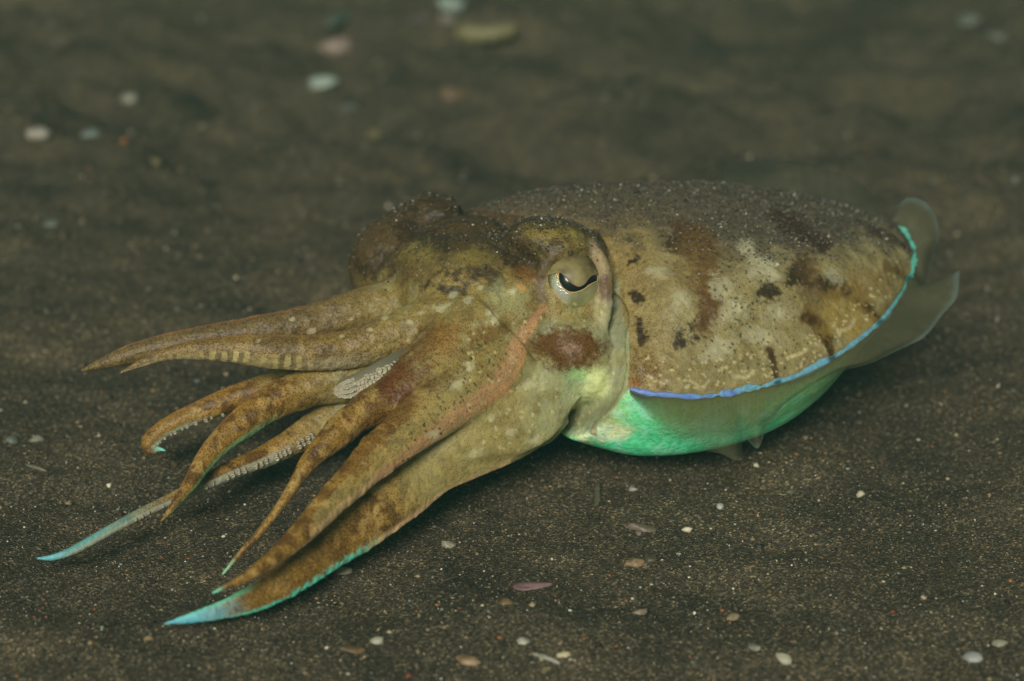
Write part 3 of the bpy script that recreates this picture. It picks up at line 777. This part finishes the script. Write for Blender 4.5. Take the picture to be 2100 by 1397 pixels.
# ------------------------------------------------------------------ eye
def eye():
    c = np.array([1172.0, 577.0, 66.0]); r = 62.0
    n, m = 90, 120
    ph = np.linspace(0.01, np.pi-.01, n)[:, None]; th = np.linspace(0, 2*np.pi, m, endpoint=False)[None]
    X = np.stack([np.sin(ph)*np.cos(th), np.sin(ph)*np.sin(th)*1.05, np.cos(ph)*np.ones_like(th)*.95], -1)*r+c
    V, F = grid_mesh(X)
    u, v = V[:, 0], V[:, 1]
    up = alb((100, 92, 62)); lo = alb((190, 190, 140)); sil = alb((250, 226, 206)); dk = alb((74, 72, 66))
    yl = np.interp(u, [1110, 1146, 1160, 1172, 1187, 1200, 1212, 1226, 1240], [560, 561, 575, 585, 590, 584, 572, 562, 560])
    lower = smooth(v-yl, -4, 6)[:, None]
    C = up*(1-lower)+lo*lower
    C = C*(.8+.4*fbm(V, 14, 2))[:, None]
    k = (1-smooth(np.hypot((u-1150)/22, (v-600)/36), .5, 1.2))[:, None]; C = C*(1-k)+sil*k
    k = (1-smooth(np.abs(np.hypot(u-1178, v-575)-58), 4, 14))[:, None]*(u < 1150)[:, None]*.85; C = C*(1-k)+dk*k
    k = (1-smooth(np.hypot((u-1136-(v-600)*.5)/7, (v-606)/16)+(vnoise(V, 6, 1.2)-.5), .5, 1.1))[:, None]; C = C*(1-k)+_alb((255, 205, 165))*k  # orange-pink glint painted into the iris colour
    glint = smooth(vnoise(V, 4.6, 3.3), .62, .78)*smooth(v, 610, 622)*.9  # bright flecks painted in as glints low on the iris
    C = C*(1-glint[:, None])+_alb((236, 240, 170))*glint[:, None]
    k = smooth(v, 622, 636)[:, None]*.6; C = C*(1-k)+alb((140, 176, 130))*k
    C = np.clip(C*1.15, 0, .95)
    mt, t, bs, out = mat_new('eye_iris'); a = attr(t, 'col'); t.links.new(a.outputs['Color'], bs.inputs['Base Color'])
    bs.inputs['Roughness'].default_value = .26; bs.inputs['Metallic'].default_value = .6; bs.inputs['Specular IOR Level'].default_value = .5
    nz = t.nodes.new('ShaderNodeTexNoise'); nz.inputs['Scale'].default_value = 1500; nz.inputs['Detail'].default_value = 4; tc = t.nodes.new('ShaderNodeTexCoord'); t.links.new(tc.outputs['Object'], nz.inputs['Vector'])
    bump_chain(t, bs, .5, .0008, nz.outputs[0])
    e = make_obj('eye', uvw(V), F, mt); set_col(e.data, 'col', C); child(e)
    def onball(p, lift):
        p = np.asarray(p, float); d = p-c[:2]
        q = np.clip(1-(d[:, 0]/r)**2-(d[:, 1]/(r*1.05))**2, .02, 1)
        w = c[2]+r*.95*np.sqrt(q)+lift
        return np.column_stack([p, w])
    upb = catmull(np.array([(1145, 561), (1150, 558), (1160, 568), (1173, 580), (1187, 586), (1199, 581), (1207, 571), (1216, 563), (1225, 559)], float), 60)
    lob = catmull(np.array([(1145, 562), (1146, 576), (1154, 590), (1168, 599), (1183, 599), (1198, 593), (1207, 586), (1216, 581), (1225, 577)], float), 60)
    rows = np.stack([onball(upb*(1-s)+lob*s, 1.2) for s in np.linspace(0, 1, 7)], 0)
    Vp, Fp = grid_mesh(rows, False, False)
    back_ = Vp-np.array([0, 0, 3.0]); nn = len(Vp)
    Fp = Fp+[tuple(i+nn for i in f[::-1]) for f in Fp]
    mp, t, bs, out = mat_new('pupil_black'); bs.inputs['Base Color'].default_value = (.006, .007, .006, 1); bs.inputs['Roughness'].default_value = .15
    pu = make_obj('pupil', uvw(np.vstack([Vp, back_])), Fp, mp); pu.parent = e
    # upper iris flap hanging over the pupil
    ang = np.linspace(math.pi*1.04, math.pi*1.96, 60)
    topc = np.stack([c[0]+np.cos(ang)*r*.99, c[1]+np.sin(ang)*r*1.04], -1)
    u0 = catmull(np.array([(1113, 566), (1130, 561), (1150, 558), (1160, 568), (1173, 580), (1187, 586), (1199, 581), (1207, 571), (1216, 563), (1232, 562)], float), 60)
    ff = np.linspace(0, 1, 16)
    rows = np.stack([onball(topc*(1-s)+(u0+[0, 2.0])*s, 1.5+4.0*math.sin(math.pi*min(1, s*1.02)*.62)) for s in ff], 0)
    rows[-1, :, 2] -= 3.0
    Vf, Ff = grid_mesh(rows, False, False)
    mf, t, bs, out = mat_new('iris_flap'); a = attr(t, 'col'); t.links.new(a.outputs['Color'], bs.inputs['Base Color']); bs.inputs['Roughness'].default_value = .5; bs.inputs['Metallic'].default_value = .0
    bk = Vf-np.array([0, 0, 3.0]); nf = len(Vf); Ff = Ff+[tuple(i+nf for i in f[::-1]) for f in Ff]
    fl_ = make_obj('iris_flap', uvw(np.vstack([Vf, bk])), Ff, mf); fl_.parent = e
    VV = np.vstack([Vf, bk]); q = fbm(VV, 16, 3, 4.0)[:, None]; lowr = np.concatenate([np.repeat(ff, 60)]*2)[:, None]
    q = np.clip((q-.5)*2.2+.45, 0, 1); cc = alb((88, 74, 36))*(1-q)+alb((150, 136, 88))*q; cc = cc*(.55+.45*smooth(lowr, .0, .45)); cc = cc*(1-.5*smooth(lowr, .8, 1))+alb((190, 165, 130))*.5*smooth(lowr, .8, 1)
    set_col(fl_.data, 'col', cc)
    loop = np.vstack([upb, lob[::-1]])
    Q = onball(loop, 1.6); Q = np.vstack([Q, Q[:1]])
    n2 = len(Q); T = unit(np.gradient(Q, axis=0)); A = unit(np.stack([-T[:, 1], T[:, 0], np.zeros(n2)], -1)); B = np.cross(T, A)
    tt = np.linspace(0, 2*np.pi, 8, endpoint=False)
    R = Q[:, None]+(A[:, None]*np.cos(tt)[None, :, None]+B[:, None]*np.sin(tt)[None, :, None])*1.2
    Vr, Fr = grid_mesh(R)
    mr, t, bs, out = mat_new('pupil_rim'); bs.inputs['Base Color'].default_value = (*alb((214, 170, 116)), 1); bs.inputs['Roughness'].default_value = .3
    ri = make_obj('pupil_rim', uvw(Vr), Fr, mr); ri.parent = e
eye()

# ------------------------------------------------------------------ feeding tentacle and suckers
def sucker_mesh():
    prof = [(.0, .25), (.45, .22), (.62, .55), (.85, .60), (1.0, .35), (.9, -.3)]
    seg = 10; R = []
    for r, z in prof:
        th = np.linspace(0, 2*np.pi, seg, endpoint=False)
        R.append(np.stack([np.cos(th)*max(r, .02), np.sin(th)*max(r, .02), np.full(seg, z)], -1))
    V, F = grid_mesh(np.array(R))
    m, t, bs, out = mat_new('sucker'); bs.inputs['Base Color'].default_value = (*alb((178, 168, 142)), 1); bs.inputs['Roughness'].default_value = .4
    bs.inputs['Subsurface Weight'].default_value = .25; bs.inputs['Subsurface Scale'].default_value = .001
    me = bpy.data.meshes.new('sucker'); me.from_pydata(V.tolist(), [], F); me.materials.append(m)
    me.polygons.foreach_set('use_smooth', np.ones(len(me.polygons), bool)); return me
SUCK = sucker_mesh()
def sucker(u, v, w, r, face, parent=None):
    r *= random.uniform(.75, 1.15); u += random.gauss(0, r*.15); v += random.gauss(0, r*.15)
    face = np.array(face, float)+np.array([random.gauss(0, .15), random.gauss(0, .15), 0])
    o = bpy.data.objects.new('sucker', SUCK); COL.objects.link(o)
    p = uvw(np.array([u, v, w], float)); a = uvw(np.array([u, v, w], float)+np.array(face, float)*.01)
    q = Vector(a-p).to_track_quat('Z', 'Y')
    M = Matrix.Translation(Vector(p)) @ q.to_matrix().to_4x4() @ Matrix.Diagonal((r*S, r*S, r*S, 1))
    if parent is None: child(o); o.matrix_basis = M
    else:
        o.parent = parent; o.matrix_basis = M
R_, P_, hw_, A_ = loft([(866, 704, 20, 12), (834, 726, 140, 16), (792, 752, 200, 18), (748, 780, 218, 22), (715, 796, 224, 23), (695, 800, 224, 16), (683, 799, 222, 4)], .6)
Vt, Ft = grid_mesh(R_)
mt_, t_, b_, o_ = mat_new('tentacle_flesh'); b_.inputs['Base Color'].default_value = (*alb((122, 116, 92)), 1); b_.inputs['Roughness'].default_value = .45
b_.inputs['Subsurface Weight'].default_value = .3; b_.inputs['Subsurface Scale'].default_value = .002
tent = child(make_obj('tentacle', uvw(Vt), Ft, mt_)); tent['label'] = 'pale feeding tentacle club covered in suckers between the arms'
for i in range(17, 66, 2):
    hw = hw_[i]; rows = 1 if i < 26 else (2 if i < 40 else 4)
    for k in range(rows):
        s = -.1-.25*(k if rows > 1 else 1)+(.35 if rows == 4 else .1) if rows > 1 else -.3
        s = {1: [-.2], 2: [-.5, .1], 4: [-.75, -.3, .15, .6]}[rows][k]
        p = P_[i]+A_[i]*hw*s
        rr = 7.0 if rows == 1 else (6.4 if rows == 2 else 4.4)
        if i > 58: rr *= .7
        sucker(p[0]+(k % 2)*2, p[1], p[2]+hw*.6*math.sqrt(max(0, 1-s*s))+1.5, rr, (-.1, .25, 1), tent)
def arm_suckers(k, t0, t1, n, side, r0, r1, rows):
    P, hw, A = ARMS[k]
    for i in range(n):
        t = t0+(t1-t0)*i/(n-1); j = int(t*(len(P)-1))
        for q in range(rows):
            s = side+(q-(rows-1)/2)*.34
            p = P[j]+A[j]*hw[j]*s
            w = front(p[0], p[1])
            if w < -1e8 or abs(w-P[j, 2]) > hw[j]*1.3+14: w = P[j, 2]+hw[j]*.6
            sucker(p[0]+(2 if q else 0), p[1], w-.4, r0+(r1-r0)*i/(n-1), A[j]*np.sign(side)*.8+np.array([0, 0, .8]))
arm_suckers(2, .40, .80, 18, -.90, 4.6, 2.0, 1)
arm_suckers(4, .20, .66, 26, -.40, 6.2, 2.4, 2)
alb = _alb

# ------------------------------------------------------------------ shells, pebbles and scraps on the sand
def shell_material(name, c1, c2, scale=300, rough=.5):
    m, t, bs, out = mat_new(name); N, L = t.nodes, t.links
    tc = N.new('ShaderNodeTexCoord'); n = N.new('ShaderNodeTexNoise'); n.inputs['Scale'].default_value = scale; n.inputs['Detail'].default_value = 4
    L.new(tc.outputs['Object'], n.inputs['Vector'])
    r = N.new('ShaderNodeValToRGB'); L.new(n.outputs[0], r.inputs[0])
    r.color_ramp.elements[0].position = .38; r.color_ramp.elements[0].color = (*alb(c1), 1)
    r.color_ramp.elements[1].position = .66; r.color_ramp.elements[1].color = (*alb(c2), 1)
    L.new(r.outputs[0], bs.inputs['Base Color']); bs.inputs['Roughness'].default_value = rough
    bump_chain(t, bs, .5, .0006, n.outputs[0]); return m
MATS = {}
def dull(c, k=.84):
    g = sum(c)/3; return tuple(min(250, int((g+(x-g)*.75)*k)) for x in c)
def smat(c1, c2, k=.84):
    c1, c2 = dull(c1, k), dull(c2, k)
    k = (c1, c2)
    if k not in MATS: MATS[k] = shell_material('shell_%d_%d_%d' % c1, c1, c2)
    return MATS[k]

def place(name, u, v, V, F, rz, c1, c2, label, cat, group=None, sink=.46):
    """V in units of measurement, z up, put on the sand where the sight line through (u, v) meets it"""
    p, t = ground_hit(u, v)
    k = t*np.dot(ray(u, v), FWD)/D0*S
    V = np.asarray(V, float)*k
    h = V[:, 2].max()-V[:, 2].min()
    V = V-np.array([0, 0, V[:, 2].min()+h*sink])
    o = make_obj(name, V, F, smat(c1, c2, (.80 if v < 130 else .86) if v < 300 else .84))
    o.location = p; o.rotation_euler = (random.uniform(-.12, .12), random.uniform(-.12, .12), rz)
    tag(o, label, cat, group); return o

def stone(a, b, h, rough=.25, n=16, m=22, pointy=0.0):
    ph = np.linspace(.05, np.pi-.05, n)[:, None]; th = np.linspace(0, 2*np.pi, m, endpoint=False)[None]
    X = np.stack([np.sin(ph)*np.cos(th), np.sin(ph)*np.sin(th), np.cos(ph)*np.ones_like(th)], -1)
    q = 1+(fbm(X.reshape(-1, 3)+random.uniform(0, 60), .8, 2)-.5).reshape(n, m, 1)*rough*2.8
    X = X*q
    for _ in range((random.randint(7, 12) if rough > .35 else random.randint(3, 5))):                # flat broken faces
        nd = unit(np.array([random.gauss(0, 1), random.gauss(0, 1), random.gauss(0, .8)])); lim = random.uniform(.42, .78) if rough > .35 else random.uniform(.68, .92)
        ex = np.maximum((X*nd).sum(-1)-lim, 0); X = X-ex[..., None]*nd*(.92 if rough > .1 else .3)
    X[..., 1] *= 1-pointy*np.clip(X[..., 0], -1, 1)*.6
    return grid_mesh(X*np.array([a, b, h]))

def curved_worm(pts, r, taper=.5):
    P = catmull(np.array(pts, float), 26); T = unit(np.gradient(P, axis=0)); A = unit(np.stack([-T[:, 1], T[:, 0], 0*T[:, 0]], -1)); B = np.cross(T, A)
    k = np.linspace(0, 1, 26); rr = r*(1-taper*k)*np.sqrt(np.clip(1-(2*k-1)**8, .05, 1))*(1+.12*np.sin(k*40))
    th = np.linspace(0, 2*np.pi, 12, endpoint=False)
    return grid_mesh(P[:, None]+(A[:, None]*np.cos(th)[None, :, None]+B[:, None]*np.sin(th)[None, :, None])*rr[:, None, None])

def scallop(a, b, h):
    """one fan-shaped valve with ribs"""
    n, m = 14, 26
    s = np.linspace(.02, 1, n)[:, None]; th = np.linspace(-1.25, 1.25, m)[None]
    x = s*np.cos(th)*a*1.5-a*.7; y = s*np.sin(th)*b*1.15; z = h*(1-s**2)*np.cos(th*.9)*1.1+np.cos(th*16)*h*.05*s
    top = np.stack([x, y, z], -1); bot = top-np.array([0, 0, h*.18])
    V1, F1 = grid_mesh(top, False, False); V2, F2 = grid_mesh(bot, False, False)
    k = len(V1); F = F1+[tuple(i+k for i in f[::-1]) for f in F2]
    idx = np.arange(n*m).reshape(n, m)
    edge = list(idx[0])+list(idx[1:, -1])+list(idx[-1, ::-1][1:])+list(idx[::-1, 0][1:-1])
    for i in range(len(edge)):
        p, q = edge[i], edge[(i+1) % len(edge)]; F.append((p, p+k, q+k, q))
    return np.vstack([V1, V2]), F

W1, W2 = (176, 166, 132), (214, 206, 176)
place('shell', 922, 1118, *scallop(26, 22, 18), .4, (150, 138, 100), (186, 176, 142), 'cream ribbed shell valve lying under the blue-edged arm', 'shell')
place('shell_fragment', 1096, 1203, *stone(40, 13, 9, .2, pointy=.6), .1, (120, 84, 80), (158, 112, 110), 'slim purple shell sliver on the open sand', 'shell')
place('coral_fragment', 1318, 1086, *stone(46, 24, 15, .5), -.25, (122, 98, 76), (156, 132, 110), 'lumpy pinkish-grey coral scrap below the green belly', 'coral fragment')
place('weed_scrap', 1222, 1022, *curved_worm([(-8, -60, 0), (2, -20, 5), (4, 20, 9), (10, 58, 4)], 9), 0, (98, 92, 62), (128, 118, 84), 'ragged olive weed scrap standing below the belly', 'weed')
place('shell', 1546, 1330, *scallop(22, 16, 9), 2.6, (140, 134, 112), (176, 170, 148), 'greyish oval shell valve with one dark speck', 'shell')
place('shell', 1996, 1350, *stone(20, 17, 10, .08), 0, (160, 160, 150), (192, 192, 180), 'smooth round bluish-white shell on bare sand', 'shell')
place('pebble', 2050, 1322, *stone(18, 10, 9, .15, pointy=.4), .2, (156, 150, 116), (190, 184, 152), 'almond-shaped cream pebble beside a round bluish-white shell', 'pebble')
place('pebble', 962, 1358, *stone(30, 15, 10, .3), -.3, (150, 112, 66), (186, 146, 96), 'flat tan-orange pebble with a pale rim', 'pebble')
place('pebble', 775, 1320, *stone(16, 10, 9, .15), .1, (178, 170, 138), (208, 202, 172), 'smooth oval ivory pebble beyond the rusty crumb', 'pebble')
place('pebble', 1304, 1157, *stone(22, 14, 11, .2), .4, (140, 104, 58), (174, 134, 84), 'rounded amber-brown pebble below the coral scrap', 'pebble')
place('pebble', 1334, 1150, *stone(18, 15, 12, .2), .2, (78, 70, 50), (98, 88, 64), 'dark olive pebble touching an amber-brown one', 'pebble')
place('pebble', 1038, 1237, *stone(15, 9, 8, .2), .1, (120, 88, 46), (150, 114, 66), 'small honey-brown pebble behind the purple sliver', 'pebble')
place('pebble', 1503, 1268, *stone(17, 10, 8, .2), .5, (140, 116, 72), (178, 152, 102), 'egg-shaped straw-coloured pebble on open sand', 'pebble')
place('pebble', 1308, 1256, *stone(18, 11, 9, .4), .1, (138, 112, 84), (170, 144, 110), 'chipped pinkish-tan pebble on the open sand', 'pebble')
place('shell_fragment', 1604, 1357, *stone(20, 10, 9, .6), -.4, (190, 180, 140), (222, 214, 178), 'jagged bright cream shell chip', 'shell')
place('shell_fragment', 1118, 1355, *curved_worm([(-32, 10, 0), (0, 0, 3), (34, -16, 0)], 6, .3), -.2, (150, 144, 120), (190, 184, 160), 'thin ridged white rod of broken shell', 'shell')
place('shell_fragment', 1157, 1347, *stone(16, 7, 7, .3), .1, (206, 186, 126), (230, 214, 164), 'bright yellowish block-like shell chip', 'shell')
place('pebble', 1072, 1320, *stone(13, 11, 10, .3), 0, (170, 164, 136), (206, 200, 172), 'blocky whitish pebble behind a rod of broken shell', 'pebble')
place('pebble', 1476, 1040, *stone(9, 9, 8, .2), 0, (176, 172, 150), (206, 202, 182), 'tiny round white pebble on bare sand', 'pebble')
place('shell_fragment', 1299, 1004, *stone(10, 11, 9, .4), 0, (176, 172, 150), (206, 202, 182), 'small white chip just under the belly', 'shell')
place('pebble', 1764, 1016, *stone(9, 9, 8, .3), 0, (190, 170, 128), (222, 206, 166), 'yellow-white angular chip under the wavy fin', 'pebble')
place('pebble', 1310, 1098, *stone(8, 7, 6, .2), 0, (120, 90, 80), (150, 120, 104), 'reddish grain beside the coral scrap', 'pebble')
place('shell_fragment', 706, 1178, *stone(17, 12, 8, .3), .3, (150, 132, 100), (186, 168, 134), 'tan shell chip beside the blue-edged arm', 'shell')
place('pebble', 75, 905, *stone(17, 11, 10, .2), .2, (130, 124, 100), (176, 168, 142), 'pale oval pebble left of the curled arm', 'pebble')
place('twig_scrap', 72, 962, *curved_worm([(-24, 10, 0), (0, 2, 2), (26, -10, 0)], 5, .4), 0, (116, 106, 76), (146, 132, 98), 'short straw-like scrap on the sand', 'weed')
place('pebble', 25, 905, *stone(15, 10, 9, .2), -.3, (104, 108, 96), (130, 134, 120), 'dull grey-green oval pebble near a straw-like scrap', 'pebble')
place('pebble', 725, 1337, *stone(34, 14, 8, .6), .2, (112, 84, 46), (142, 106, 62), 'long rusty-brown crumb of stone', 'pebble')
place('pebble', 1620, 1010, *stone(12, 9, 8, .2), .2, (92, 84, 64), (112, 102, 80), 'small dull brown stone under the fin wave', 'pebble')
# blurred ones far behind
place('coral_fragment', 1000, 66, *curved_worm([(-44, 28, 4), (-46, -6, 6), (-14, -34, 8), (30, -30, 8), (56, -20, 9)], 19, .1), .1, (150, 134, 74), (190, 176, 112), 'yellow hook-shaped coral piece behind the cuttlefish', 'coral fragment')
place('shell', 924, 14, *stone(34, 26, 16, .2), -.3, (150, 172, 150), (192, 210, 188), 'bright pale-green shell beyond the hooked coral', 'shell')
place('shell', 682, 104, *stone(36, 30, 16, .5), -.4, (170, 130, 110), (216, 190, 166), 'pink and white broken shell at a dark hollow', 'shell')
place('shell', 657, 171, *stone(36, 22, 11, .15), .1, (150, 170, 148), (196, 212, 186), 'flat whitish-green shell before the pink one', 'shell')
place('pebble', 931, 196, *stone(38, 32, 16, .2), .2, (124, 92, 60), (146, 112, 76), 'broad flat brown pebble behind the far eye', 'pebble')
place('pebble', 264, 206, *stone(22, 18, 12, .3), -.2, (130, 126, 100), (170, 164, 134), 'blunt beige pebble far back on the sand', 'pebble')
place('pebble', 78, 277, *stone(26, 20, 12, .3), .2, (176, 160, 138), (214, 202, 180), 'milky white pebble on a reddish patch', 'pebble')
place('pebble', 185, 278, *stone(24, 16, 10, .2), 0, (104, 122, 108), (134, 150, 134), 'greenish-grey pebble next to a milky one', 'pebble')
place('shell_fragment', 918, 45, *stone(20, 20, 12, .3), 0, (140, 128, 104), (180, 166, 138), 'small beige shell chip before the pale-green shell', 'shell')
place('shell_fragment', 858, 42, *stone(34, 18, 10, .5), .5, (124, 106, 90), (150, 132, 112), 'long dull pink shell chip beyond the broken shell', 'shell')
place('weed_scrap', 706, 42, *curved_worm([(-30, -40, 0), (0, 0, 8), (30, 40, 4)], 13, .3), 0, (84, 100, 80), (110, 126, 104), 'leaning grey-green weed strand behind the broken shell', 'weed')
place('pebble', 1990, 44, *stone(30, 22, 14, .3), -.5, (118, 122, 104), (150, 154, 132), 'dim grey-green stone far beyond the tail', 'pebble')
place('pebble', 2042, 78, *stone(24, 18, 12, .3), -.5, (112, 108, 88), (138, 134, 110), 'dim khaki stone far beyond the tail', 'pebble')
place('pebble', 715, 226, *stone(24, 14, 9, .2), 0, (92, 96, 78), (118, 120, 98), 'low greyish-olive stone before the flat shell', 'pebble')
place('pebble', 130, 88, *stone(34, 20, 12, .3), 0, (104, 84, 62), (124, 102, 76), 'low reddish-brown stone at the far edge', 'pebble')
place('pebble', 105, 462, *stone(18, 16, 11, .2), 0, (100, 108, 92), (126, 132, 112), 'rounded sage-green pebble on the shaded sand', 'pebble')
place('pebble', 320, 333, *stone(11, 9, 8, .2), 0, (140, 116, 66), (170, 146, 92), 'small mustard pebble on the middle sand', 'pebble')
place('pebble', 768, 282, *stone(17, 14, 10, .3), 0, (124, 112, 62), (152, 138, 84), 'mustard-olive stone beyond the far cheek', 'pebble')

# ------------------------------------------------------------------ greenish water
def water():
    V = np.array([(x, y, z) for z in (-1.05, CAM[2]+.12) for y in (-3, 45) for x in (-35, 35)], float)
    F = [(0, 2, 3, 1), (4, 5, 7, 6), (0, 1, 5, 4), (2, 6, 7, 3), (0, 4, 6, 2), (1, 3, 7, 5)]
    m = bpy.data.materials.new('green_water'); m.use_nodes = True; t = m.node_tree; t.nodes.clear()
    out = t.nodes.new('ShaderNodeOutputMaterial'); p = t.nodes.new('ShaderNodeVolumePrincipled')
    p.inputs['Color'].default_value = (.045, .15, .125, 1); p.inputs['Density'].default_value = .36; p.inputs['Anisotropy'].default_value = 0
    t.links.new(p.outputs[0], out.inputs['Volume'])
    o = make_obj('haze', V, F, m, None, False); tag(o, 'faint green murk of the sea water', 'water', None, 'stuff')
water()
